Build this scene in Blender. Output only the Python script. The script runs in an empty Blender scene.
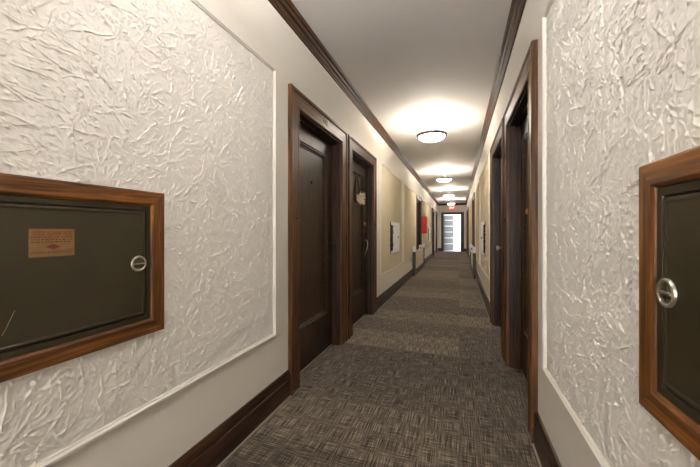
import bpy, bmesh, math, random
import numpy as np
from mathutils import Vector, Matrix

random.seed(7); rng = np.random.default_rng(11)
S = bpy.context.scene
WIN_FILL, BULB, BULB0, EXPO = 60, 15, 23, 1.75
COL = S.collection
PI = math.pi

# ------------------------------------------------------------------ layout (metres; corridor runs along +Y)
XL, XR = -1.13, 0.40          # wall faces
Y0, YE = -6.0, 18.40          # back wall, end wall
ZC = 2.70                     # ceiling
HC = 1.15                     # camera height
DT = 2.045                    # door opening top
CW = 0.135                    # casing width

def lin(r, g, b):
    f = lambda c: (c/255/12.92) if c/255 <= .04045 else ((c/255+.055)/1.055)**2.4
    return (f(r), f(g), f(b), 1)

# ------------------------------------------------------------------ materials
def nt_new(name):
    m = bpy.data.materials.new(name); m.use_nodes = True
    t = m.node_tree; b = t.nodes['Principled BSDF']
    return m, t, b
def N(t, typ, **kw):
    n = t.nodes.new(typ)
    for k, v in kw.items(): setattr(n, k, v)
    return n
def pos(t, scale):
    g = N(t, 'ShaderNodeNewGeometry'); mp = N(t, 'ShaderNodeMapping')
    mp.inputs['Scale'].default_value = scale
    t.links.new(g.outputs['Position'], mp.inputs['Vector'])
    return mp.outputs['Vector']
def noise(t, vec, scale=1, detail=3, rough=.55, dist=0):
    n = N(t, 'ShaderNodeTexNoise'); n.inputs['Scale'].default_value = scale
    n.inputs['Detail'].default_value = detail; n.inputs['Roughness'].default_value = rough
    n.inputs['Distortion'].default_value = dist
    t.links.new(vec, n.inputs['Vector']); return n.outputs['Fac']
def ramp(t, fac, stops):
    r = N(t, 'ShaderNodeValToRGB'); e = r.color_ramp.elements
    while len(e) < len(stops): e.new(.5)
    for el, (p, c) in zip(e, stops): el.position = p; el.color = c
    t.links.new(fac, r.inputs['Fac']); return r.outputs['Color']
def math_(t, op, a, b):
    n = N(t, 'ShaderNodeMath', operation=op)
    for i, v in enumerate((a, b)):
        if isinstance(v, (int, float)): n.inputs[i].default_value = v
        else: t.links.new(v, n.inputs[i])
    return n.outputs[0]
def bump(t, b, h, dist, strength=1):
    n = N(t, 'ShaderNodeBump'); n.inputs['Distance'].default_value = dist; n.inputs['Strength'].default_value = strength
    t.links.new(h, n.inputs['Height']); t.links.new(n.outputs['Normal'], b.inputs['Normal'])

def plain(name, col, rough=.5, metal=0, spec=.5, emis=None, es=0, var=.06, vs=25, bd=0):
    m, t, b = nt_new(name)
    v = pos(t, (1, 1, 1)); f = noise(t, v, vs, 3)
    lo = tuple(c*(1-var) for c in col[:3])+(1,); hi = tuple(min(1, c*(1+var)) for c in col[:3])+(1,)
    t.links.new(ramp(t, f, [(.3, lo), (.7, hi)]), b.inputs['Base Color'])
    b.inputs['Roughness'].default_value = rough; b.inputs['Metallic'].default_value = metal
    b.inputs['Specular IOR Level'].default_value = spec
    if emis: b.inputs['Emission Color'].default_value = emis; b.inputs['Emission Strength'].default_value = es
    if bd: bump(t, b, f, bd)
    return m

def wood(name, dark, mid, light, axis, rough=.32, coarse=1.0, coat=.3):
    m, t, b = nt_new(name)
    k = [60*coarse]*3; k[axis] = 2.2
    v = pos(t, k); f = noise(t, v, 1, 5, .62, .6)
    k2 = [260*coarse]*3; k2[axis] = 7
    f2 = noise(t, pos(t, k2), 1, 2, .5)
    mx = math_(t, 'ADD', math_(t, 'MULTIPLY', f, .75), math_(t, 'MULTIPLY', f2, .25))
    t.links.new(ramp(t, mx, [(.36, dark), (.49, mid), (.64, light)]), b.inputs['Base Color'])
    b.inputs['Roughness'].default_value = rough
    b.inputs['Specular IOR Level'].default_value = .35; b.inputs['Coat Weight'].default_value = coat; b.inputs['Coat Roughness'].default_value = .22
    bump(t, b, mx, .0012, .5)
    return m

M = {}
D, Mi, Li = lin(26, 16, 9), lin(50, 32, 19), lin(80, 53, 32)
for ax, n in enumerate('xyz'):
    M['wood_'+n] = wood('dark_stained_wood_'+n, D, Mi, Li, ax, .40, 1, .05)
    M['oak_'+n] = wood('orange_oak_'+n, lin(30, 16, 6), lin(94, 55, 20), lin(146, 94, 40), ax, .42, .7, .08)
    M['case_'+n] = wood('brown_casing_wood_'+n, lin(36, 22, 11), lin(76, 48, 25), lin(116, 78, 43), ax, .38, 1, .06)
M['crown'] = wood('crown_wood', lin(34, 20, 10), lin(64, 40, 22), lin(98, 66, 38), 1, .55, 1, 0)
M['wall'] = plain('wall_paint', lin(223, 217, 206), .55, var=.015, vs=4)
M['mould'] = plain('moulding_paint', lin(226, 221, 211), .45, var=.01)
M['ceil'] = plain('ceiling_paint', lin(226, 222, 219), .75, var=.012, vs=2)
M['olive'] = plain('olive_metal_paint', lin(57, 50, 32), .33, .15, .5, var=.10, vs=7)
M['olive_dark'] = plain('dark_olive_metal', lin(60, 54, 37), .3, .3, .5, var=.08, vs=9)
M['silver_glare'] = plain('silver_glare_paint', lin(246, 246, 250), .3, .0, .5, var=.06, vs=14)  # near-white: grazing reflection put into the far cabinets' colour
M['steel'] = plain('worn_steel', lin(190, 184, 168), .28, .9, .5, var=.12, vs=60)
M['cup'] = plain('dull_cup_metal', lin(104, 92, 70), .5, .4, .5, var=.15, vs=60)
M['brass'] = plain('brass', lin(205, 160, 85), .28, .95, .5, var=.1, vs=60)
M['bronze'] = plain('dark_bronze', lin(60, 46, 34), .35, .8, .5, var=.15, vs=60)
M['oldbrass'] = plain('tarnished_brass', lin(120, 92, 46), .4, .7, .5, var=.15, vs=60)
M['black'] = plain('black_gap', lin(18, 15, 12), .7, var=.1)
M['scratch'] = plain('scratch_bare', lin(176, 150, 104), .5, var=.2, vs=300)
M['strip'] = plain('carpet_edge_strip', lin(138, 127, 112), .6, var=.12, vs=40)
M['white'] = plain('white_plastic', lin(232, 234, 236), .35, var=.02)
M['grey'] = plain('grey_metal', lin(62, 56, 49), .45, .2, var=.1, vs=20)
M['beige'] = plain('beige_panel', lin(218, 205, 176), .5, var=.03)
M['red'] = plain('red_enamel', lin(196, 24, 12), .5, var=.06, vs=12)
M['concrete'] = plain('concrete', lin(190, 188, 182), .8, var=.08, vs=9)
M['doorgrey'] = plain('grey_door_paint', lin(112, 116, 118), .45, var=.05, vs=10)
M['gaplight'] = plain('pale_gap_light', lin(226, 228, 228), .4, var=.03)  # pale colour stands in for light showing between the panels
M['leaf'] = plain('leaf_green', lin(96, 140, 58), .6, var=.3, vs=20)
M['bark'] = plain('bark', lin(84, 66, 50), .8, var=.3, vs=40)
M['cream'] = plain('cream_silk', lin(232, 224, 204), .6, var=.08, vs=60)
M['twig'] = plain('dark_twig', lin(52, 38, 26), .7, var=.25, vs=80)
M['sage'] = plain('sage_leaf', lin(140, 132, 98), .6, var=.2, vs=60)
M['label'] = plain('aged_orange_paper', lin(120, 88, 46), .6, var=.14, vs=55)
M['ink'] = plain('brown_ink', lin(66, 44, 24), .7, var=.1)
M['redink'] = plain('faded_red_ink', lin(120, 68, 38), .7, var=.14, vs=120)
M['rubyink'] = plain('ruby_ink', lin(104, 32, 30), .7, var=.2, vs=160)

def glow(name, col, es, base=(.9, .9, .9, 1)):
    m, t, b = nt_new(name)
    b.inputs['Base Color'].default_value = base
    f = noise(t, pos(t, (1, 1, 1)), 30, 2)
    t.links.new(math_(t, 'ADD', math_(t, 'MULTIPLY', f, es*.04), es*.98), b.inputs['Emission Strength'])
    b.inputs['Emission Color'].default_value = col; b.inputs['Roughness'].default_value = .4
    return m
NEARC, FARC = (1, .985, .975, 1), (1, .925, .80, 1)
M['bowl_near'] = glow('lit_glass_near', NEARC, 6.8)
M['bowl'] = glow('lit_glass', FARC, 8)
M['exit_red'] = glow('exit_red_lit', lin(255, 40, 25), 1.3, lin(210, 40, 30))
M['exit_white'] = glow('exit_letters_lit', lin(255, 205, 195), 1.2)

# plaster paint for the modelled stucco relief
def relief_paint(name, c):
    m, t, b = nt_new(name)
    v = pos(t, (1, 1, 1))
    t.links.new(ramp(t, noise(t, v, 5, 2), [(.3, tuple(x*.98 for x in c[:3])+(1,)), (.7, c)]), b.inputs['Base Color'])
    b.inputs['Roughness'].default_value = .8; b.inputs['Specular IOR Level'].default_value = .2
    bump(t, b, noise(t, v, 160, 3, .6), .0012, .6)
    return m
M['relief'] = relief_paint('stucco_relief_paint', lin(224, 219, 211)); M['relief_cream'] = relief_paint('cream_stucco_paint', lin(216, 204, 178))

def carpet():
    m, t, b = nt_new('woven_carpet')
    g = N(t, 'ShaderNodeNewGeometry'); sn = N(t, 'ShaderNodeVectorMath', operation='SNAP')
    sn.inputs[1].default_value = (50, .5, 50); t.links.new(g.outputs['Position'], sn.inputs[0])
    wn = N(t, 'ShaderNodeTexWhiteNoise', noise_dimensions='3D'); t.links.new(sn.outputs[0], wn.inputs['Vector'])
    tile = wn.outputs['Value']
    fa = noise(t, pos(t, (10, 210, 1)), 1, 2, .5)       # cross threads
    fb = noise(t, pos(t, (210, 7, 1)), 1, 2, .5)       # length threads
    fm = noise(t, pos(t, (9, 9, 1)), 1, 2, .5)
    fm = math_(t, 'ADD', fm, math_(t, 'MULTIPLY', math_(t, 'SUBTRACT', tile, .5), .14))
    mix = N(t, 'ShaderNodeMix', data_type='FLOAT')
    t.links.new(ramp(t, fm, [(.44, (0, 0, 0, 1)), (.56, (1, 1, 1, 1))]), mix.inputs['Factor'])
    mxa = math_(t, 'ADD', math_(t, 'MULTIPLY', fa, .62), math_(t, 'MULTIPLY', fb, .38))
    mxb = math_(t, 'ADD', math_(t, 'MULTIPLY', fb, .68), math_(t, 'MULTIPLY', fa, .32))
    t.links.new(mxa, mix.inputs[2]); t.links.new(mxb, mix.inputs[3])
    fine = noise(t, pos(t, (330, 330, 1)), 1, 2, .6)
    s = math_(t, 'ADD', mix.outputs[0], math_(t, 'MULTIPLY', math_(t, 'SUBTRACT', fine, .5), .22))
    s = math_(t, 'ADD', s, math_(t, 'MULTIPLY', math_(t, 'SUBTRACT', tile, .5), .07))
    c = ramp(t, s, [(.37, lin(38, 32, 25)), (.47, lin(77, 68, 57)), (.56, lin(118, 106, 91)), (.68, lin(176, 160, 140))])
    t.links.new(c, b.inputs['Base Color'])
    b.inputs['Roughness'].default_value = .9; b.inputs['Specular IOR Level'].default_value = .15
    b.inputs['Sheen Weight'].default_value = .08
    bump(t, b, s, .004, .7)
    return m
M['carpet'] = carpet()

# ------------------------------------------------------------------ object helpers
ROOTLOC = {}
def link(o): COL.objects.link(o); return o
def tag(o, label=None, cat=None, group=None, kind=None):
    for k, v in (('label', label), ('category', cat), ('group', group), ('kind', kind)):
        if v: o[k] = v
    return o
def empty(name, loc):
    o = link(bpy.data.objects.new(name, None)); o.location = loc; o.empty_display_size = .1
    ROOTLOC[o.name] = Vector(loc); return o
def root_of(o):
    while o.parent: o = o.parent
    return o
def obj(name, bm, mat, parent=None, smooth=False, bevel=0, recalc=True, label=None, mats=None):
    if recalc: bmesh.ops.recalc_face_normals(bm, faces=bm.faces[:])
    me = bpy.data.meshes.new(name)
    if parent is not None: off = ROOTLOC[root_of(parent).name]
    else:
        c = [v.co for v in bm.verts]
        off = Vector(((min(v.x for v in c)+max(v.x for v in c))/2, (min(v.y for v in c)+max(v.y for v in c))/2, min(v.z for v in c)))
    bm.transform(Matrix.Translation(-off)); bm.to_mesh(me); bm.free()
    for m_ in (mats or [mat]): me.materials.append(m_)
    if smooth:
        for p in me.polygons: p.use_smooth = True
    o = link(bpy.data.objects.new(name, me))
    if parent is not None: o.parent = parent
    else: o.location = off; ROOTLOC[o.name] = off
    if bevel:
        md = o.modifiers.new('edge', 'BEVEL'); md.width = bevel; md.segments = 2; md.limit_method = 'ANGLE'
    if label: o['label'] = label
    return o
def BM(): return bmesh.new()
def box(bm, x0, x1, y0, y1, z0, z1, mi=0):
    vs = [bm.verts.new((x, y, z)) for x in (x0, x1) for y in (y0, y1) for z in (z0, z1)]
    for f in ((0,1,3,2), (4,6,7,5), (0,4,5,1), (2,3,7,6), (0,2,6,4), (1,5,7,3)):
        bm.faces.new([vs[i] for i in f]).material_index = mi
    return vs
def quadpoly(bm, pts): return bm.faces.new([bm.verts.new(p) for p in pts])
def prism(bm, prof, path, closed=False):
    """sweep: prof = function list of rings; path = list of rings (lists of points), bridged."""
    rings = [[bm.verts.new(p) for p in r] for r in path]
    n = len(rings[0]); cnt = len(rings)
    for i in range(cnt if closed else cnt-1):
        a, b = rings[i], rings[(i+1) % cnt]
        for j in range(n):
            bm.faces.new((a[j], a[(j+1) % n], b[(j+1) % n], b[j]))
    if not closed:
        bm.faces.new(rings[0]); bm.faces.new(rings[-1][::-1])
def tube(bm, pts, r, n=8, rr=None):
    pts = [Vector(p) for p in pts]; rings = []
    up = None
    for i, p in enumerate(pts):
        d = (pts[min(i+1, len(pts)-1)]-pts[max(i-1, 0)]).normalized()
        if up is None: up = d.orthogonal().normalized()
        up = (up - d*up.dot(d)).normalized(); w = d.cross(up)
        ra = rr[i] if rr else r
        rings.append([p+(up*math.cos(2*PI*k/n)+w*math.sin(2*PI*k/n))*ra for k in range(n)])
    prism(bm, None, rings)
def lathe(bm, prof, n=32, mat=None):
    """prof: list of (radius, height); around +Z, then mat."""
    rings = []
    for r, h in prof:
        if r < 1e-6: rings.append([bm.verts.new((0, 0, h))])
        else: rings.append([bm.verts.new((r*math.cos(2*PI*k/n), r*math.sin(2*PI*k/n), h)) for k in range(n)])
    new = [v for r in rings for v in r]
    for a, b in zip(rings, rings[1:]):
        for k in range(n):
            k2 = (k+1) % n
            if len(a) == 1 and len(b) == 1: continue
            if len(a) == 1: bm.faces.new((a[0], b[k2], b[k]))
            elif len(b) == 1: bm.faces.new((a[k], a[k2], b[0]))
            else: bm.faces.new((a[k], a[k2], b[k2], b[k]))
    if mat: bmesh.ops.transform(bm, matrix=mat, verts=new)
    return new

class Side:
    """a long wall: d = distance out of the wall into the corridor."""
    def __init__(s, nm, x, sg): s.n, s.x, s.sg = nm, x, sg
    def X(s, d): return s.x + s.sg*d
    def P(s, d, y, z): return (s.x+s.sg*d, y, z)
    def box(s, bm, d0, d1, y0, y1, z0, z1, mi=0):
        a, b = sorted((s.X(d0), s.X(d1))); box(bm, a, b, y0, y1, z0, z1, mi)
    def frame(s, bm, y0, y1, z0, z1, prof):
        """closed mitred picture-frame; prof = [(inset, d)...] closed polygon"""
        path = []
        for cy, cz, sy, sz in ((y0, z0, 1, 1), (y1, z0, -1, 1), (y1, z1, -1, -1), (y0, z1, 1, -1)):
            path.append([s.P(d, cy+sy*i, cz+sz*i) for i, d in prof])
        prism(bm, None, path, closed=True)
    def member(s, bm, y0, y1, z0, z1, which, prof):
        """one mitred member of such a frame: which in 'bottom','right','top','left' (right = larger y)"""
        cs = ((y0, z0, 1, 1), (y1, z0, -1, 1), (y1, z1, -1, -1), (y0, z1, 1, -1))
        k = ('bottom', 'right', 'top', 'left').index(which)
        path = [[s.P(d, cy+sy*i, cz+sz*i) for i, d in prof] for cy, cz, sy, sz in (cs[k], cs[(k+1) % 4])]
        prism(bm, None, path)
    def run(s, bm, y0, y1, prof):
        """moulding along the wall; prof = [(d, z)...]"""
        prism(bm, None, [[s.P(d, y, z) for d, z in prof] for y in (y0, y1)])
    def axis(s, d, y, z):
        """matrix: local +Z points out of the wall, local +Y is up"""
        ez = Vector((s.sg, 0, 0)); ey = Vector((0, 0, 1)); ex = ey.cross(ez)
        return Matrix(((ex.x, ey.x, ez.x, s.X(d)), (ex.y, ey.y, ez.y, y), (ex.z, ey.z, ez.z, z), (0, 0, 0, 1)))
L = Side('left', XL, 1); R = Side('right', XR, -1)

def text_bm(body, size, mat, depth=.002, sx=1):
    cu = bpy.data.curves.new('t', 'FONT'); cu.body = body; cu.size = size; cu.extrude = depth
    cu.align_x = 'CENTER'; cu.align_y = 'CENTER'; cu.resolution_u = 3
    o = link(bpy.data.objects.new('t', cu)); dg = bpy.context.evaluated_depsgraph_get()
    me = bpy.data.meshes.new_from_object(o.evaluated_get(dg))
    bm = BM(); bm.from_mesh(me)
    bm.transform(mat @ Matrix.Diagonal((sx, 1, 1, 1)))
    bpy.data.objects.remove(o); bpy.data.curves.remove(cu); bpy.data.meshes.remove(me)
    return bm

# ------------------------------------------------------------------ doors of the corridor: y0,y1 of the opening
DOORS = [(2.045, 2.935), (3.255, 4.145), (8.98, 9.80), (14.33, 15.17), (16.45, 17.3)]
WT = .24
for s in (L, R):
    bm = BM(); y = Y0
    for a, b in DOORS:
        s.box(bm, -WT, 0, y, a, 0, ZC); s.box(bm, -WT, 0, a, b, DT, ZC); y = b
    s.box(bm, -WT, 0, y, YE+.2, 0, ZC)
    w = obj('wall_'+s.n, bm, M['wall'])
    s.wall = tag(w, 'long %s corridor wall, painted off-white with framed stucco panels and dark doors' % s.n, 'wall', kind='structure')

bm = BM(); box(bm, XL-WT, XR+WT, Y0-.2, YE+.2, -.1, 0)
floor = tag(obj('floor', bm, M['carpet']), 'brown-grey woven carpet running down the corridor', 'floor', kind='structure')
bm = BM(); box(bm, XL-WT, XR+WT, Y0-.2, YE+.2, ZC, ZC+.1)
tag(obj('ceiling', bm, M['ceil']), 'plain white corridor ceiling above the dark crown mouldings', 'ceiling', kind='structure')
WX0, WX1, WZ0, WZ1 = -1.02, .29, .12, 2.35
bm = BM(); box(bm, XL-WT, WX0, Y0-.2, Y0, 0, ZC); box(bm, WX1, XR+WT, Y0-.2, Y0, 0, ZC)
box(bm, WX0, WX1, Y0-.2, Y0, 0, WZ0); box(bm, WX0, WX1, Y0-.2, Y0, WZ1, ZC)
tag(obj('wall_back', bm, M['wall']), 'plain off-white wall closing the corridor behind the viewpoint', 'wall', kind='structure')

# end wall with its doorway
EX0, EX1, EDT = -.845, .10, 2.09
bm = BM()
box(bm, XL-WT, EX0, YE, YE+.2, 0, ZC); box(bm, EX1, XR+WT, YE, YE+.2, 0, ZC); box(bm, EX0, EX1, YE, YE+.2, EDT, ZC)
tag(obj('wall_end', bm, M['wall']), 'beige end wall around the bright exit doorway', 'wall', kind='structure')

# pale strip where the carpet meets the skirting: part of the floor
for s in (L, R):
    bm = BM(); y = Y0
    for a, b in [(DOORS[0][0]-CW, DOORS[1][1]+CW)]+[(a-CW, b+CW) for a, b in DOORS[2:]]:
        s.box(bm, .02, .029, y, a, 0, .005); y = b
    s.box(bm, .02, .029, y, YE, 0, .005)
    obj('edge_strip', bm, M['strip'], floor)

# ------------------------------------------------------------------ skirting and crown
BASE = [(0, 0), (.020, 0), (.020, .122), (.016, .126), (.016, .132), (.020, .136), (.018, .160), (.010, .178), (0, .180)]
n = 0
for s in (L, R):
    bm = BM(); y = Y0
    for a, b in [(DOORS[0][0]-CW, DOORS[1][1]+CW)]+[(a-CW, b+CW) for a, b in DOORS[2:]]:
        s.run(bm, y, a, BASE); y = b
    s.run(bm, y, YE, BASE)
    tag(obj('baseboard_'+s.n, bm, M['wood_y']), 'dark wood skirting along the %s wall' % s.n, 'baseboard', kind='structure')
bm = BM()
for x0, x1 in ((XL, EX0-.11), (EX1+.16, XR)):
    prism(bm, None, [[(x, YE-d, z) for d, z in BASE] for x in (x0, x1)])
tag(obj('baseboard_end', bm, M['wood_x']), 'dark wood skirting on the end wall', 'baseboard', kind='structure')
CROWN = [(0, -.105), (.012, -.105), (.017, -.094), (.006, -.088), (.018, -.080), (.028, -.064), (.018, -.057), (.034, -.050),
         (.046, -.034), (.038, -.027), (.056, -.022), (.064, -.008), (.064, 0), (0, 0)]
tn = 0
def trim(bm, mat, label, **k):
    global tn; tn += 1
    return tag(obj('trim_%d' % tn, bm, mat, **k), label, 'trim', kind='structure')
for s in (L, R):
    bm = BM(); s.run(bm, Y0, YE, [(d, ZC+z) for d, z in CROWN])
    trim(bm, M['crown'], 'dark stepped crown moulding along the top of the %s wall' % s.n)
bm = BM(); prism(bm, None, [[(x, YE-d, ZC+z) for d, z in CROWN] for x in (XL, XR)])
trim(bm, M['wood_x'], 'dark stepped crown moulding across the end wall')

# ------------------------------------------------------------------ stucco panels with painted frames
def relief(s, y0, y1, z0, z1, step, amp, seed, hole):
    g = np.random.default_rng(seed)
    nz = int((z1-z0)/step)+1
    ys = np.concatenate([np.arange(y0, .34, step*3), np.arange(max(.34, y0), y1, step), [y1]]); ny = len(ys); zs = np.linspace(z0, z1, nz)
    H = np.zeros((nz, ny))
    # trowel dabs: thin smears that swell slowly and break off at a ragged edge
    def coarse(cell):
        a = g.random((int((z1-z0)/cell)+3, int((y1-y0)/cell)+3))
        iy = (ys-y0)/cell; iz = (zs-z0)/cell
        fy, fz = iy-iy.astype(int), iz-iz.astype(int); iy, iz = iy.astype(int), iz.astype(int)
        fy = fy*fy*(3-2*fy); fz = (fz*fz*(3-2*fz))[:, None]
        t = a[iz][:, iy]*(1-fy)+a[iz][:, iy+1]*fy; b = a[iz+1][:, iy]*(1-fy)+a[iz+1][:, iy+1]*fy
        return t*(1-fz)+b*fz
    W1 = coarse(.022)-.5; W2 = coarse(.009)-.5; ORI = coarse(.30)
    area = (y1-y0)*(z1-z0)
    for pas, (cnt, lmin, lmax, wmin, wmax, am) in enumerate(((420, .05, .12, .05, .10, .35), (2600, .008, .026, .015, .03, .5), (1500, .02, .07, .03, .06, .7), (420, .06, .18, .04, .09, 1.0))):
        for _ in range(int(cnt*area)):
            cy, cz = g.uniform(y0, y1), g.uniform(z0, z1)
            l = g.uniform(lmin, lmax); w = g.uniform(wmin, wmax); A = am*g.uniform(.45, 1)
            jy, jz = int(np.searchsorted(ys, cy)), int((cz-z0)/step)
            th = (ORI[min(jz, nz-1), min(jy, ny-1)]*2.4-.2)*PI+g.normal(0, .5)
            cur = g.uniform(-2.5, 2.5)
            ra = l*.5+w+.01; rad = int(ra/step)+1
            a0, a1 = max(0, jz-rad), min(nz, jz+rad); b0, b1 = (int(k) for k in np.searchsorted(ys, (cy-ra, cy+ra)))
            if a1-a0 < 3 or b1-b0 < 3: continue
            dy = ys[b0:b1][None, :]-cy; dz = zs[a0:a1][:, None]-cz
            u = dy*math.cos(th)+dz*math.sin(th); v = -dy*math.sin(th)+dz*math.cos(th)
            v = v - cur*u*u + W1[a0:a1, b0:b1]*.005+W2[a0:a1, b0:b1]*.005
            uu = np.clip(1-(2*u/l)**2, 0, 1)
            rise = np.clip(1+v/w, 0, 1)                     # a flat smear that swells up to its edge at v = 0
            edge = np.clip(1-v/max(.0013, step*.6), 0, 1)   # drops there
            bead = np.exp(-(v/max(.0024, step*.8))**2)      # and leaves a thin ridge
            h = A*np.sqrt(uu)*(.42*rise*edge+.62*bead)*(.5+1.0*np.clip(.5+W2[a0:a1, b0:b1]*1.8, 0, 1))
            H[a0:a1, b0:b1] = np.maximum(H[a0:a1, b0:b1], h)
    H += W2*.05+(coarse(.006)-.5)*.06+(coarse(.06)-.5)*.10
    H = H*amp
    bd = np.minimum.outer(np.minimum(np.arange(nz), np.arange(nz)[::-1]), np.full(ny, 999))
    bd = np.minimum(bd, np.minimum(np.arange(ny), np.arange(ny)[::-1])[None, :])
    H = np.clip(H, -.0015, None)*np.clip(bd/4, 0, 1)
    m = ((ys > hole[0]) & (ys < hole[1]))[None, :] & ((zs > hole[2]) & (zs < hole[3]))[:, None]; H[m] = -.002   # flat behind the cabinet
    co = np.empty((nz, ny, 3)); co[..., 0] = s.x+s.sg*(.0025+H); co[..., 1] = ys[None, :]; co[..., 2] = zs[:, None]
    off = ROOTLOC[s.wall.name]; co -= np.array(off)
    me = bpy.data.meshes.new('stucco_panel')
    idx = np.arange(nz*ny).reshape(nz, ny)
    q = np.stack([idx[:-1, :-1], idx[:-1, 1:], idx[1:, 1:], idx[1:, :-1]], -1).reshape(-1, 4)
    if s.sg < 0: q = q[:, ::-1]
    me.vertices.add(nz*ny); me.vertices.foreach_set('co', co.reshape(-1).astype(np.float32))
    me.loops.add(q.size); me.loops.foreach_set('vertex_index', q.reshape(-1).astype(np.int32))
    me.polygons.add(len(q)); me.polygons.foreach_set('loop_start', np.arange(0, q.size, 4, dtype=np.int32))
    me.polygons.foreach_set('use_smooth', np.ones(len(q), dtype=bool))
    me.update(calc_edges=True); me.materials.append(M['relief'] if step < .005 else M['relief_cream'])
    o = link(bpy.data.objects.new('stucco_panel', me)); o.parent = s.wall
    return o
PZ0, PZ1 = .468, 2.20
MOULD = [(0, 0), (0, .008), (.006, .017), (.014, .018), (.020, .011), (.024, .012), (.026, .003), (.026, 0)]
PANELS = [(-.12, 1.745), (4.60, 6.48), (6.70, 8.56), (10.22, 13.96)]
WHERE = ['around the metal cabinet nearest the viewer', 'around the pale cabinet past the doors', 'before the low cabinet', 'beyond the low cabinet']
for s in (L, R):
    for i, (a, b) in enumerate(PANELS):
        bm = BM(); s.frame(bm, a, b, PZ0, PZ1, MOULD)
        trim(bm, M['mould'], 'thin off-white moulding frame on the %s wall %s' % (s.n, WHERE[i]))
        if i == 0:
            relief(s, a+.02, b-.02, PZ0+.02, PZ1-.02, .0018 if s is L else .0017, .0062 if s is L else .0054, 3 if s is L else 5, (.12, .90, .78, 1.28) if s is L else (.07, .85, .785, 1.27))
        else:
            relief(s, a+.02, b-.02, PZ0+.02, PZ1-.02, .006 if i < 3 else .012, .013, 20+i+(9 if s is L else 0), (5.33, 6.10, .77, 1.29) if i == 1 else (12.38, 13.17, .77, 1.29))

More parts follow.
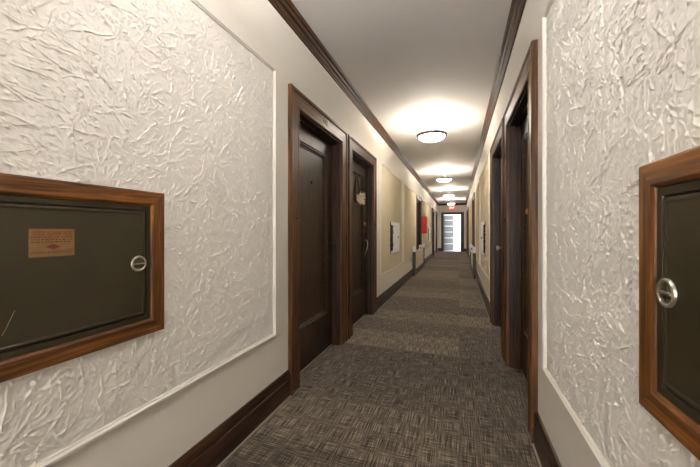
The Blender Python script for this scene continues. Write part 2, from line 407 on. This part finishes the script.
# ------------------------------------------------------------------ corridor doors
# casing profile: inset from the outer edge -> d   (outer backband, face, inner bead)
CAS = [(0, 0), (0, .026), (.006, .032), (.022, .032), (.028, .025), (.034, .021), (.112, .021), (.118, .024), (.128, .024), (CW, .018), (CW, 0)]
dn = 0
def door(s, y0, y1, detail, label, lock_far=True, number=None, brass=False, bell=True, knob_style='knob'):
    global dn; dn += 1
    rt = empty('door_%d' % dn, (s.X(-.05), (y0+y1)/2, 0)); tag(rt, label, 'door', kind='structure')
    a, b, top = y0-CW, y1+CW, DT+CW
    # casing: two legs and a head, mitred
    for w, ax in (('left', 'z'), ('right', 'z')):
        bm = BM(); yy = (a, b)
        pth = []
        for zz, fl in ((0, 0), (top, 1)):
            if w == 'left': pth.append([s.P(d, a+i, zz-(i if fl else 0)) for i, d in CAS])
            else: pth.append([s.P(d, b-i, zz-(i if fl else 0)) for i, d in CAS])
        prism(bm, None, pth); obj('casing', bm, M['case_z'], rt)
    bm = BM(); prism(bm, None, [[s.P(d, a+i, top-i) for i, d in CAS], [s.P(d, b-i, top-i) for i, d in CAS]])
    obj('head_casing', bm, M['case_y'], rt)
    # jambs (lining) and stops
    for yy, e in ((y0, 1), (y1, -1)):
        bm = BM(); lo, hi = sorted((yy-e*.004, yy+e*.012)); s.box(bm, -.16, .002, lo, hi, 0, DT)
        lo, hi = sorted((yy+e*.012, yy+e*.026)); s.box(bm, -.085, -.048, lo, hi, 0, DT-.012)
        obj('jamb', bm, M['wood_z'], rt)
    bm = BM(); s.box(bm, -.16, .002, y0, y1, DT-.012, DT+.004); s.box(bm, -.085, -.048, y0+.012, y1-.012, DT-.026, DT-.012)
    obj('head_jamb', bm, M['wood_y'], rt)
    # leaf: stiles, rails and one sunk panel with a stepped moulding
    l0, l1, lt = y0+.015, y1-.015, DT-.016
    st, br, tr = .15, .36, .15
    bm = BM(); dF, dB = -.087, -.128
    s.box(bm, dB, dF, l0, l0+st, .008, lt); s.box(bm, dB, dF, l1-st, l1, .008, lt)
    s.box(bm, dB, dF, l0+st, l1-st, .008, br); s.box(bm, dB, dF, l0+st, l1-st, lt-tr, lt)
    leaf = obj('leaf', bm, M['wood_z'], rt)
    bm = BM(); s.box(bm, dB+.006, dF-.016, l0+st-.01, l1-st+.01, br-.01, lt-tr+.01); obj('door_panel', bm, M['wood_z'], rt)
    bm = BM()
    s.frame(bm, l0+st-.012, l1-st+.012, br-.012, lt-tr+.012, [(0, dF-.001), (0, dF+.008), (.010, dF+.010), (.016, dF+.002), (.024, dF+.003), (.034, dF-.008), (.046, dF-.010), (.046, dF-.018), (0, dF-.018)])
    obj('panel_moulding', bm, M['wood_y'], rt)
    bm = BM(); s.box(bm, -.092, -.080, y0, y1, 0, .005); obj('threshold', bm, M['strip'], rt)
    if not detail: return rt
    ym = (y0+y1)/2; yl = (l1-.07) if lock_far else (l0+.07)
    # peephole
    bm = BM(); lathe(bm, [(0, 0), (.016, 0), (.016, .006), (.010, .010), (.007, .007), (0, .007)], 16, s.axis(dF-.016, ym, 1.58))
    obj('peephole', bm, M['brass' if brass else 'bronze'], rt)
    if knob_style == 'knob':
        bm = BM(); s.box(bm, dF, dF+.004, yl-.024, yl+.024, .90, 1.10)
        kp = obj('escutcheon', bm, M['bronze'], rt, bevel=.002)
        bm = BM(); lathe(bm, [(0, 0), (.012, 0), (.010, .020), (.014, .030), (.026, .040), (.029, .052), (.024, .062), (.010, .067), (0, .068)], 20, s.axis(dF+.004, yl, 1.00))
        obj('knob', bm, M['bronze' if not brass else 'steel'], kp, smooth=True)
        bm = BM(); lathe(bm, [(0, 0), (.008, 0), (.008, .002), (0, .002)], 12, s.axis(dF+.004, yl, .94)); obj('keyhole', bm, M['black'], kp)
    elif knob_style == 'ring':
        bm = BM(); lathe(bm, [(0, 0), (.030, 0), (.030, .005), (0, .006)], 20, s.axis(dF, yl, .95)); kp = obj('rose', bm, M['steel'], rt)
        bm = BM(); lathe(bm, [(0, 0), (.011, 0), (.010, .022), (.018, .030), (.028, .042), (.030, .052), (.024, .060), (0, .066)], 20, s.axis(dF+.005, yl, .95))
        obj('knob', bm, M['steel'], kp, smooth=True)
    else:   # thumb-latch grip handle with a deadbolt above
        bm = BM(); s.box(bm, dF, dF+.004, yl-.022, yl+.022, .86, 1.06)
        kp = obj('escutcheon', bm, M['bronze'], rt, bevel=.002)
        bm = BM(); tube(bm, [s.P(dF+.004, yl, 1.02), s.P(dF+.03, yl+.002, 1.03), s.P(dF+.045, yl, 1.005), s.P(dF+.047, yl, .95), s.P(dF+.036, yl, .90), s.P(dF+.018, yl, .86), s.P(dF+.006, yl, .80)], .006, 8, [.004, .006, .0065, .0065, .006, .005, .004])
        obj('grip_handle', bm, M['steel'], kp, smooth=True)
        bm = BM(); lathe(bm, [(0, 0), (.026, 0), (.026, .008), (.018, .018), (.012, .020), (0, .020)], 20, s.axis(dF, yl, 1.245))
        obj('deadbolt', bm, M['brass'], rt, smooth=True)
        bm = BM(); lathe(bm, [(0, 0), (.010, 0), (.010, .006), (0, .006)], 12, s.axis(dF, yl, 1.14)); obj('keyhole', bm, M['steel'], rt)
    if brass:
        bm = BM(); lathe(bm, [(0, 0), (.020, 0), (.020, .012), (.011, .018), (.011, .034), (.020, .040), (.018, .050), (0, .052)], 16, s.axis(dF-.016, ym+.03, 1.29))
        obj('knocker', bm, M['brass'], rt, smooth=True)
    # doorbell button on the casing
    if bell:
        yb = a+.085 if bell == 'near' else b-.075
        bm = BM(); lathe(bm, [(0, 0), (.014, 0), (.014, .006), (.008, .010), (.007, .012), (0, .012)], 14, s.axis(.020, yb, 1.245))
        obj('doorbell', bm, M['bronze'], rt)
    # hinges on the other jamb
    yh = y0+.02 if lock_far else y1-.02
    for z in (.25, 1.02, 1.80):
        bm = BM(); tube(bm, [s.P(dF+.004, yh-.004 if lock_far else yh+.004, z-.05), s.P(dF+.004, yh-.004 if lock_far else yh+.004, z+.05)], .007, 8)
        obj('hinge', bm, M['bronze'], rt)
    if number:
        bm = text_bm(number, .068, s.axis(.022, ym+.02, DT+.064), .0022)
        obj('house_number', bm, M['oldbrass'], rt)
    return rt
pos_names = ['nearest the viewer', 'second from the viewer', 'behind the low cabinet in mid corridor', 'first of the pair near the corridor end', 'last before the end wall']
for s in (L, R):
    for i, (a, b) in enumerate(DOORS):
        lab = 'dark wood panelled door with brown casing on the %s wall, %s' % (s.n, pos_names[i])
        if s is L:
            kw = [dict(number='102', bell='near'), dict(knob_style='grip', bell='far'), {}, {}, {}][i]
        else:
            kw = [dict(brass=True, lock_far=False, bell='far'), dict(knob_style='ring', bell='far'), {}, {}, {}][i]
        door(s, a, b, i < 2, lab, **kw)

# ------------------------------------------------------------------ wall cabinets with oak frames
def cabinet(s, y0, y1, z0, z1, label, near=True, sticker=False, lock_y=None, group=None):
    rt = empty('wall_cabinet', s.P(0, (y0+y1)/2, z0)); tag(rt, label, 'cabinet', group)
    ow = .056
    prof = [(0, 0), (0, .017), (.004, .020), (ow-.010, .020), (ow-.003, .015), (ow, .008), (ow, 0)]
    for w in ('bottom', 'right', 'top', 'left'):
        bm = BM(); s.member(bm, y0, y1, z0, z1, w, prof)
        if near: o = obj('frame_rail', bm, M['oak_y' if w in ('bottom', 'top') else 'oak_z'], rt)
        else: o = obj('frame_rail', bm, M['silver_glare'] if w != 'left' else M['wood_z'], rt)
    mm, md = (M['olive_dark'], M['olive']) if near else (M['silver_glare'], M['silver_glare'])
    a, b, c, d = y0+ow, y1-ow, z0+ow, z1-ow
    bm = BM(); s.frame(bm, a-.002, b+.002, c-.002, d+.002, [(0, 0), (0, .010), (.003, .0125), (.018, .0125), (.0195, .009), (.0195, 0)])
    obj('metal_frame', bm, mm, rt)
    bm = BM(); s.box(bm, 0, .004, a+.018, b-.018, c+.018, d-.018); obj('shadow_gap', bm, M['black'], rt)
    bm = BM(); e = .0215
    s.frame(bm, a+e, b-e, c+e, d-e, [(0, .003), (0, .011), (.003, .014), (.007, .0145), (.012, .0125), (.012, .003)])
    s.box(bm, .003, .0125, a+e+.010, b-e-.010, c+e+.010, d-e-.010)
    dr = obj('cabinet_door', bm, md, rt)
    yl = lock_y if lock_y is not None else (b-.085); zl = (z0+z1)/2
    if near:
        ax = s.axis(.0125, yl, zl)
        bm = BM(); lathe(bm, [(.0215, .0005), (.0225, .005), (.0265, .006), (.0285, .004), (.029, 0)], 36, ax)
        lt = obj('latch', bm, M['steel'], dr, smooth=True)
        bm = BM(); lathe(bm, [(.0222, .0035), (.020, .0012), (.012, .0006), (0, .0004)], 28, ax)
        obj('latch_cup', bm, M['cup'], dr)
        bm = BM(); w = .0225
        vs = box(bm, -w, w, -.0022, .0022, .002, .0072); bmesh.ops.transform(bm, matrix=ax, verts=vs)
        obj('latch_bar', bm, M['steel'], dr, bevel=.0006)
        bm = BM(); vs = box(bm, -.015, .015, -.0105, -.0075, .0008, .0028); bmesh.ops.transform(bm, matrix=ax, verts=vs)
        obj('latch_slot', bm, M['bronze'], dr)
        bm = BM(); lathe(bm, [(.003, .001), (.003, .003), (0, .0035)], 8, s.axis(.0125, yl+.006, zl-.010)); obj('latch_rivet', bm, M['black'], dr)
    else:
        bm = BM(); s.box(bm, .002, .030, y0-.002, y0+.135, z0+.055, z1-.06); obj('hinge_strip', bm, M['black'], rt)
        bm = BM(); s.box(bm, .012, .024, b-.07, b-.045, zl-.02, zl+.02); obj('latch', bm, M['bronze'], dr)
        for z in (zl-.13, zl+.10):
            bm = BM(); s.box(bm, .010, .026, y0+.13, y0+.19, z-.03, z+.03); obj('hinge', bm, M['bronze'], dr)
    # scratches in the paint
    if sticker:
        def mark(pts, w):
            bm = BM(); prism(bm, None, [[s.P(.0121, y-w, z), s.P(.0128, y, z), s.P(.0121, y+w, z)] for y, z in pts]); return bm
        bm = mark([(.462, .878), (.470, .895), (.480, .921), (.487, .938)], .0018); obj('scratch', bm, M['scratch'], dr)
        bm = BM(); prism(bm, None, [[s.P(.0111, y-.001, z), s.P(.0116, y, z+.001), s.P(.0111, y+.001, z)] for y, z in ((.866, .995), (.872, .985), (.876, .975))]); obj('scratch', bm, M['scratch'], dr)
    return rt, dr
lc, ldoor = cabinet(L, .10, .929, .759, 1.300, 'dark olive metal wall cabinet in an oak frame with an orange paper notice', True, True, .826)
cabinet(R, .05, .875, .762, 1.294, 'dark olive metal wall cabinet in an oak frame with a bare door and round latch', True, False, .785)
# the paper notice on the left cabinet door
q = .0127
bm = BM(); L.box(bm, .0122, q, .515, .623, 1.076, 1.156); d0, d1 = q-.0003, q+.0002
for a, b in ((.523, .552), (.556, .590), (.594, .616)): L.box(bm, d0, d1, a, b, 1.137, 1.150, 1)
for z in (1.1325, 1.1255, 1.1185):
    y = .520
    while y < .616:
        w = random.uniform(.003, .009); L.box(bm, d0, d1, y, min(y+w, .618), z-.0013, z+.0013, 2); y += w+random.uniform(.002, .004)
y = .520
while y < .612:
    w = random.uniform(.003, .007); L.box(bm, d0, d1, y, y+w, 1.0873, 1.0897, 2); y += w+.002
L.box(bm, d0, d1, .588, .619, 1.0925, 1.0937, 2)
quadpoly(bm, [L.P(d1, .552, 1.1045), L.P(d1, .570, 1.097), L.P(d1, .588, 1.1045), L.P(d1, .570, 1.112)]).material_index = 3
obj('notice', bm, None, ldoor, label='aged orange paper notice', mats=[M['label'], M['redink'], M['ink'], M['rubyink']])

for s in (L, R):
    cabinet(s, 5.30, 6.13, .750, 1.310, 'wall cabinet with painted white glare on the %s wall in the panel past the doors' % s.n, False)
cabinet(L, 12.35, 13.20, .750, 1.310, 'small far wall cabinet with painted white glare on the left wall beyond the red box', False)

# ------------------------------------------------------------------ low beige cabinet with dark capped posts before the third door, each side
for s in (L, R):
    rt = empty('low_cabinet', s.P(.04, 9.1, .0)); tag(rt, 'low beige cabinet between two dark posts with white caps along the %s wall' % s.n, 'cabinet')
    bm = BM(); s.box(bm, .022, .060, 8.07, 10.16, .15, .63); obj('body', bm, M['beige'], rt, bevel=.004)
    bm = BM(); s.box(bm, .021, .064, 8.00, 10.20, 0, .15); obj('plinth', bm, M['wood_y'], rt)
    for y in (7.98, 10.15):
        bm = BM(); s.box(bm, .021, .085, y, y+.09, .15, .62); p = obj('post', bm, M['grey'], rt, bevel=.004)
        bm = BM(); s.box(bm, .021, .092, y-.006, y+.096, .62, .765); obj('cap', bm, M['white'], p, bevel=.01)
    bm = BM(); s.box(bm, .022, .10, 9.25, 9.33, .57, .745); sw = obj('control_box', bm, M['white'], rt, bevel=.004)
    bm = BM(); s.box(bm, .05, .08, 9.242, 9.25, .63, .69); obj('dial', bm, M['grey'], sw)

# ------------------------------------------------------------------ red box
rt = empty('fire_box', L.P(0, 10.2, 1.07)); tag(rt, 'red fire box projecting from the left wall in mid corridor', 'fire box')
bm = BM(); L.box(bm, -.001, .155, 10.12, 10.40, 1.07, 1.61); bx = obj('body', bm, M['red'], rt, bevel=.008)
bm = BM(); L.box(bm, .155, .165, 10.135, 10.385, 1.09, 1.59); dd = obj('box_door', bm, M['red'], rt, bevel=.004)
bm = BM(); L.box(bm, .165, .180, 10.16, 10.18, 1.30, 1.38); obj('handle', bm, M['steel'], dd)

# ------------------------------------------------------------------ wreath on the second left door
def wreath():
    s = L; dF = -.087; yc, zc = 3.70, 1.65
    rt = empty('door_wreath', s.P(dF+.02, yc, zc-.14)); tag(rt, 'teardrop twig wreath with cream flowers hanging on the second left-hand door', 'wreath')
    bm = BM()
    for k in range(4):
        pts = []
        for i in range(33):
            t = i/32*2*PI
            y = yc+.13*math.sin(t)*(1-.6*(math.cos(t)*.5+.5)); z = zc+.02+.16*math.cos(t)
            pts.append(s.P(dF+.012+.006*math.sin(t*5+k*1.6), y+.008*math.cos(t*6+k*2), z+.008*math.sin(t*7+k*2.4)))
        tube(bm, pts, .0045, 6)
    obj('twig_ring', bm, M['twig'], rt, smooth=True)
    bm = BM(); tube(bm, [s.P(dF+.012, yc-.012, zc+.16), s.P(dF+.01, yc, zc+.23), s.P(dF+.012, yc+.012, zc+.16)], .003, 6)
    obj('hanger', bm, M['cream'], rt)
    for fy, fz, sc in ((.06, -.055, 1.25), (-.05, -.095, 1.05), (.17, -.045, 1.1), (.17, -.12, 1.0), (.06, -.12, .95)):
        bm = BM()
        for ring, (np_, r, tilt) in enumerate(((6, .055, .35), (5, .036, .8))):
            for k in range(np_):
                an = 2*PI*k/np_+ring*.5+fy*9
                u = Vector((0, math.cos(an), math.sin(an))); v = Vector((0, -math.sin(an), math.cos(an))); o = Vector((s.sg, 0, 0))
                base = Vector(s.P(dF+.03+ring*.006, yc+fy, zc+fz)); R_ = r*sc
                pts = [base, base+u*R_*.55+v*R_*.34+o*R_*tilt*.4, base+u*R_+o*R_*tilt, base+u*R_*.55-v*R_*.34+o*R_*tilt*.4, base+u*R_*.5+o*R_*tilt*.1]
                vs = [bm.verts.new(p) for p in pts]
                for tr in ((0, 1, 4), (1, 2, 4), (2, 3, 4), (3, 0, 4)): bm.faces.new([vs[i] for i in tr])
        o = obj('flower', bm, M['cream'], rt); md = o.modifiers.new('t', 'SOLIDIFY'); md.thickness = .002
        bm = BM(); bmesh.ops.create_uvsphere(bm, u_segments=8, v_segments=6, radius=.010*sc, matrix=Matrix.Translation(s.P(dF+.042, yc+fy, zc+fz)))
        obj('flower_centre', bm, M['brass'], o)
    r2 = random.Random(4)
    for k in range(16):
        an = PI*(1.0+k/15*1.0)+r2.uniform(-.2, .2); rr = r2.uniform(.10, .17); bm = BM()
        base = Vector(s.P(dF+.02, yc+.02+.05*math.cos(an), zc-.07+.05*math.sin(an)))
        tip = Vector(s.P(dF+.025+r2.uniform(0, .04), yc+.02+rr*math.cos(an), zc-.07+rr*.75*math.sin(an)))
        u = (tip-base); v = u.cross(Vector((1, 0, 0))).normalized()*.014; m_ = (base+tip)/2; o = Vector((s.sg*.006, 0, 0))
        vs = [bm.verts.new(p) for p in (base, m_+v, tip, m_-v, m_+o)]
        for tr in ((0, 1, 4), (1, 2, 4), (2, 3, 4), (3, 0, 4)): bm.faces.new([vs[i] for i in tr])
        oo = obj('wreath_leaf', bm, M['sage'] if k % 2 else M['cream'], rt); md = oo.modifiers.new('t', 'SOLIDIFY'); md.thickness = .0015
wreath()

# ------------------------------------------------------------------ ceiling lights
XC = -.358
def ceiling_light(y, mat):
    rt = empty('ceiling_light', (XC, y, ZC))
    T = Matrix.Translation((XC, y, 0)); zr = 2.475
    bm = BM(); lathe(bm, [(0, ZC), (.065, ZC), (.065, ZC-.012), (.045, ZC-.028), (.016, ZC-.034), (.014, ZC-.045), (0, ZC-.045)], 28, T)
    obj('canopy', bm, M['white'], rt, smooth=True)
    bm = BM(); tube(bm, [(XC, y, ZC-.04), (XC, y, zr-.004)], .008, 10); obj('stem', bm, M['steel'], rt)
    for e in (-1, 1):
        bm = BM(); tube(bm, [(XC+e*.012, y, zr+.095), (XC+e*.048, y, zr+.092), (XC+e*.054, y, zr+.082), (XC+e*.056, y, zr+.03), (XC+e*.062, y, zr-.002)], .005, 8)
        obj('bracket', bm, M['bronze_rim'], rt)
    bm = BM(); box(bm, XC-.19, XC+.19, y-.008, y+.008, zr-.003, zr+.002); obj('cross_bar', bm, M['steel'], rt)
    bm = BM(); lathe(bm, [(.176, zr-.014), (.190, zr-.022), (.203, zr-.014), (.204, zr+.010), (.192, zr+.014), (.180, zr+.006), (.176, zr-.014)], 48, T)
    obj('rim', bm, M['steel'] if False else M['bronze_rim'], rt, smooth=True)
    prof = [(.182*math.cos(a), zr-.006-.074*math.sin(a)) for a in [i/10*PI/2 for i in range(10)]]+[(0, zr-.080)]
    bm = BM(); lathe(bm, prof, 32, T); obj('glass_bowl', bm, mat, rt, smooth=True)
    return rt
M['bronze_rim'] = plain('brushed_rim', lin(66, 52, 42), .4, .5, var=.08, vs=40)
def copy_tree(o, parent=None):
    c = o.copy(); link(c); c.parent = parent
    for ch in list(o.children): copy_tree(ch, c)
    return c
first = ceiling_light(.70, M['bowl_near'])
first['label'] = 'ceiling bowl light overhead at the viewpoint, out of the frame'; first['category'] = 'ceiling light'
first['group'] = 'corridor ceiling lights'
o = copy_tree(first); o.location = (XC, -3.05, ZC); o['label'] = 'unseen ceiling bowl light added behind the viewpoint, nearest the fill window'  # extra unseen fixture, added for more overhead light
proto = ceiling_light(4.45, M['bowl'])
LY = [4.45, 8.25, 11.95, 15.65]
LL = ['largest and nearest ceiling bowl light in view, above the first doors', 'second ceiling bowl light from the viewer',
      'third ceiling bowl light from the viewer', 'smallest ceiling bowl light, just before the exit sign']
for i, y in enumerate(LY):
    o = proto if i == 0 else copy_tree(proto)
    o.location = (XC, y, ZC); tag(o, LL[i], 'ceiling light', 'corridor ceiling lights')
for i, y in enumerate([-3.05, .70]+LY):
    for dz, en in ((2.484, BULB if i > 1 else BULB0),):
        l = bpy.data.lights.new('lamp', 'POINT'); l.energy = en; l.shadow_soft_size = .045
        l.color = NEARC[:3] if i < 2 else FARC[:3]
        o = link(bpy.data.objects.new('bulb', l)); o.location = (XC, y+.03, dz)

# ------------------------------------------------------------------ end doorway, its door, exit sign, outside
rt = empty('door_%d' % (dn+1), ((EX0+EX1)/2, YE+.1, 0)); tag(rt, 'exit doorway in the end wall with a grey panelled door standing ajar', 'door', kind='structure')
for x0, x1, nm in ((EX0-.11, EX0+.004, 'casing'), (EX1-.004, EX1+.16, 'casing')):
    bm = BM(); box(bm, x0, x1, YE-.028, YE+.001, 0, EDT); obj(nm, bm, M['wood_z'], rt, bevel=.004)
bm = BM(); box(bm, EX0-.11, EX1+.16, YE-.028, YE+.001, EDT, EDT+.12); obj('head_casing', bm, M['wood_x'], rt, bevel=.004)
for x0, x1 in ((EX0-.002, EX0+.014), (EX1-.014, EX1+.002)):
    bm = BM(); box(bm, x0, x1, YE, YE+.2, 0, EDT); obj('jamb', bm, M['wood_z'], rt)
bm = BM(); box(bm, EX0, EX1, YE, YE+.2, EDT-.014, EDT+.002); obj('head_jamb', bm, M['wood_x'], rt)
bm = BM(); box(bm, EX0, EX1, YE, YE+.2, 0, .012); obj('threshold', bm, M['steel'], rt)
hx, hy = EX0+.02, YE+.20; A = math.radians(56)
T = Matrix.Translation((hx, hy, 0)) @ Matrix.Rotation(A, 4, 'Z'); W = .88
def leafbox(name, x0, x1, y0, y1, z0, z1, mat, par):
    bm = BM(); box(bm, x0, x1, y0, y1, z0, z1); bm.transform(T); return obj(name, bm, mat, par)
lf = leafbox('leaf', 0, W, -.02, .02, .015, 2.06, M['doorgrey'], rt)
zs = [.03, .40, .74, 1.08, 1.42, 1.76, 2.04]
for i in range(6):
    bm = BM(); box(bm, .10, W-.12, -.030, -.019, zs[i]+.04, zs[i+1]-.015); bm.transform(T); obj('door_panel', bm, M['doorgrey'], lf, bevel=.006)
for i in range(1, 6):
    bm = BM(); box(bm, .04, W-.05, -.034, -.019, zs[i]-.012, zs[i]+.036); bm.transform(T); obj('light_band', bm, M['gaplight'], lf)  # bars coloured like light coming through gaps in the leaf
bm = BM(); tube(bm, [T @ Vector((W-.06, -.02, .93)), T @ Vector((W-.06, -.08, .95)), T @ Vector((W-.06, -.08, 1.23)), T @ Vector((W-.06, -.02, 1.25))], .012, 8); obj('pull_handle', bm, M['grey'], lf)

rt = empty('exit_sign', (-.37, YE-.03, 2.36)); tag(rt, 'small red lit EXIT sign above the end doorway', 'exit sign')
bm = BM(); box(bm, -.52, -.22, YE-.07, YE+.001, 2.355, 2.545); obj('housing', bm, M['red'], rt, bevel=.006)
bm = BM(); box(bm, -.51, -.23, YE-.074, YE-.069, 2.365, 2.535); obj('lit_face', bm, M['exit_red'], rt)
bm = text_bm('EXIT', .14, Matrix(((1, 0, 0, -.37), (0, 0, -1, YE-.075), (0, 1, 0, 2.45), (0, 0, 0, 1))), .002, .95); obj('lettering', bm, M['exit_white'], rt)

bm = BM(); box(bm, -6, 6, YE+.2, 34, -.12, -.01)
tag(obj('exterior_ground', bm, M['concrete']), 'pale concrete landing outside the exit doorway', 'ground', kind='structure')
rt = empty('shrub', (.62, 21.6, -.01)); tag(rt, 'green shrub outside, just right of the open exit door', 'shrub')
bm = BM(); tube(bm, [(.62, 21.6, -.01), (.60, 21.62, .7), (.64, 21.6, 1.5)], .03, 8, [.04, .03, .015]); obj('stem', bm, M['bark'], rt)
bm = BM()
for k in range(700):
    u = Vector((random.gauss(0, 1), random.gauss(0, 1), random.gauss(0, 1))).normalized()*random.uniform(.15, 1)
    c = Vector((.62+u.x*.34, 21.6+u.y*.34, 1.55+u.z*.75)); a = Vector((random.gauss(0, 1), random.gauss(0, 1), random.gauss(0, 1))).normalized(); b = a.orthogonal().normalized()
    vs = [bm.verts.new(c+p) for p in (a*.05, b*.022, -a*.05, -b*.022)]; bm.faces.new(vs)
o = obj('foliage', bm, M['leaf'], rt, recalc=False); o['kind'] = 'stuff'

# ------------------------------------------------------------------ added fill window, sky, camera, view
rt = empty('fill_window_1', ((WX0+WX1)/2, Y0-.1, WZ0)); tag(rt, 'unseen window added behind the viewpoint for fill light', 'window', kind='structure')  # unseen window, added to brighten the ceiling and near walls
for x0, x1, z0, z1 in ((WX0, WX0+.05, WZ0, WZ1), (WX1-.05, WX1, WZ0, WZ1), (WX0+.05, WX1-.05, WZ0, WZ0+.05), (WX0+.05, WX1-.05, WZ1-.05, WZ1), (WX0+.05, WX1-.05, 1.58, 1.62)):
    bm = BM(); box(bm, x0, x1, Y0-.14, Y0-.06, z0, z1); obj('fill_window_frame', bm, M['mould'], rt)
l = bpy.data.lights.new('window_fill_light', 'AREA'); l.shape = 'RECTANGLE'; l.size = WX1-WX0; l.size_y = WZ1-WZ0; l.energy = WIN_FILL; l.color = (1, .985, .96)  # added fill light shining in from behind the camera
o = link(bpy.data.objects.new('window_fill_light', l)); o.location = ((WX0+WX1)/2, Y0-.16, (WZ0+WZ1)/2); o.rotation_euler = (PI/2, 0, 0)
w = bpy.data.worlds.new('overcast_sky'); S.world = w; w.use_nodes = True
t = w.node_tree; bg = t.nodes['Background']
tc = N(t, 'ShaderNodeTexCoord'); nz = N(t, 'ShaderNodeTexNoise'); nz.inputs['Scale'].default_value = 2
t.links.new(tc.outputs['Generated'], nz.inputs['Vector'])
t.links.new(ramp(t, nz.outputs['Fac'], [(.3, (.93, .96, 1, 1)), (.7, (1, 1, 1, 1))]), bg.inputs['Color'])
bg.inputs['Strength'].default_value = 1.1

cam = bpy.data.cameras.new('camera'); co = link(bpy.data.objects.new('camera', cam))
co.location = (0, 0, HC); th = math.atan((459-350)/311)
co.rotation_euler = (PI/2, 0, th)
cam.sensor_width = 36; cam.lens = 311/700*36; cam.shift_y = -2.5/700; cam.clip_start = .02; cam.clip_end = 200
S.camera = co
S.view_settings.view_transform = 'Standard'; S.view_settings.look = 'None'
S.view_settings.exposure = EXPO; S.view_settings.gamma = 1; S.view_settings.use_curve_mapping = False
S.cycles.max_bounces = 10; S.cycles.diffuse_bounces = 6; S.cycles.use_denoising = True; S.cycles.denoiser = 'OPENIMAGEDENOISE'; S.cycles.denoising_prefilter = 'ACCURATE'; S.cycles.denoising_input_passes = 'RGB_ALBEDO_NORMAL'
S.cycles.sample_clamp_indirect = 6
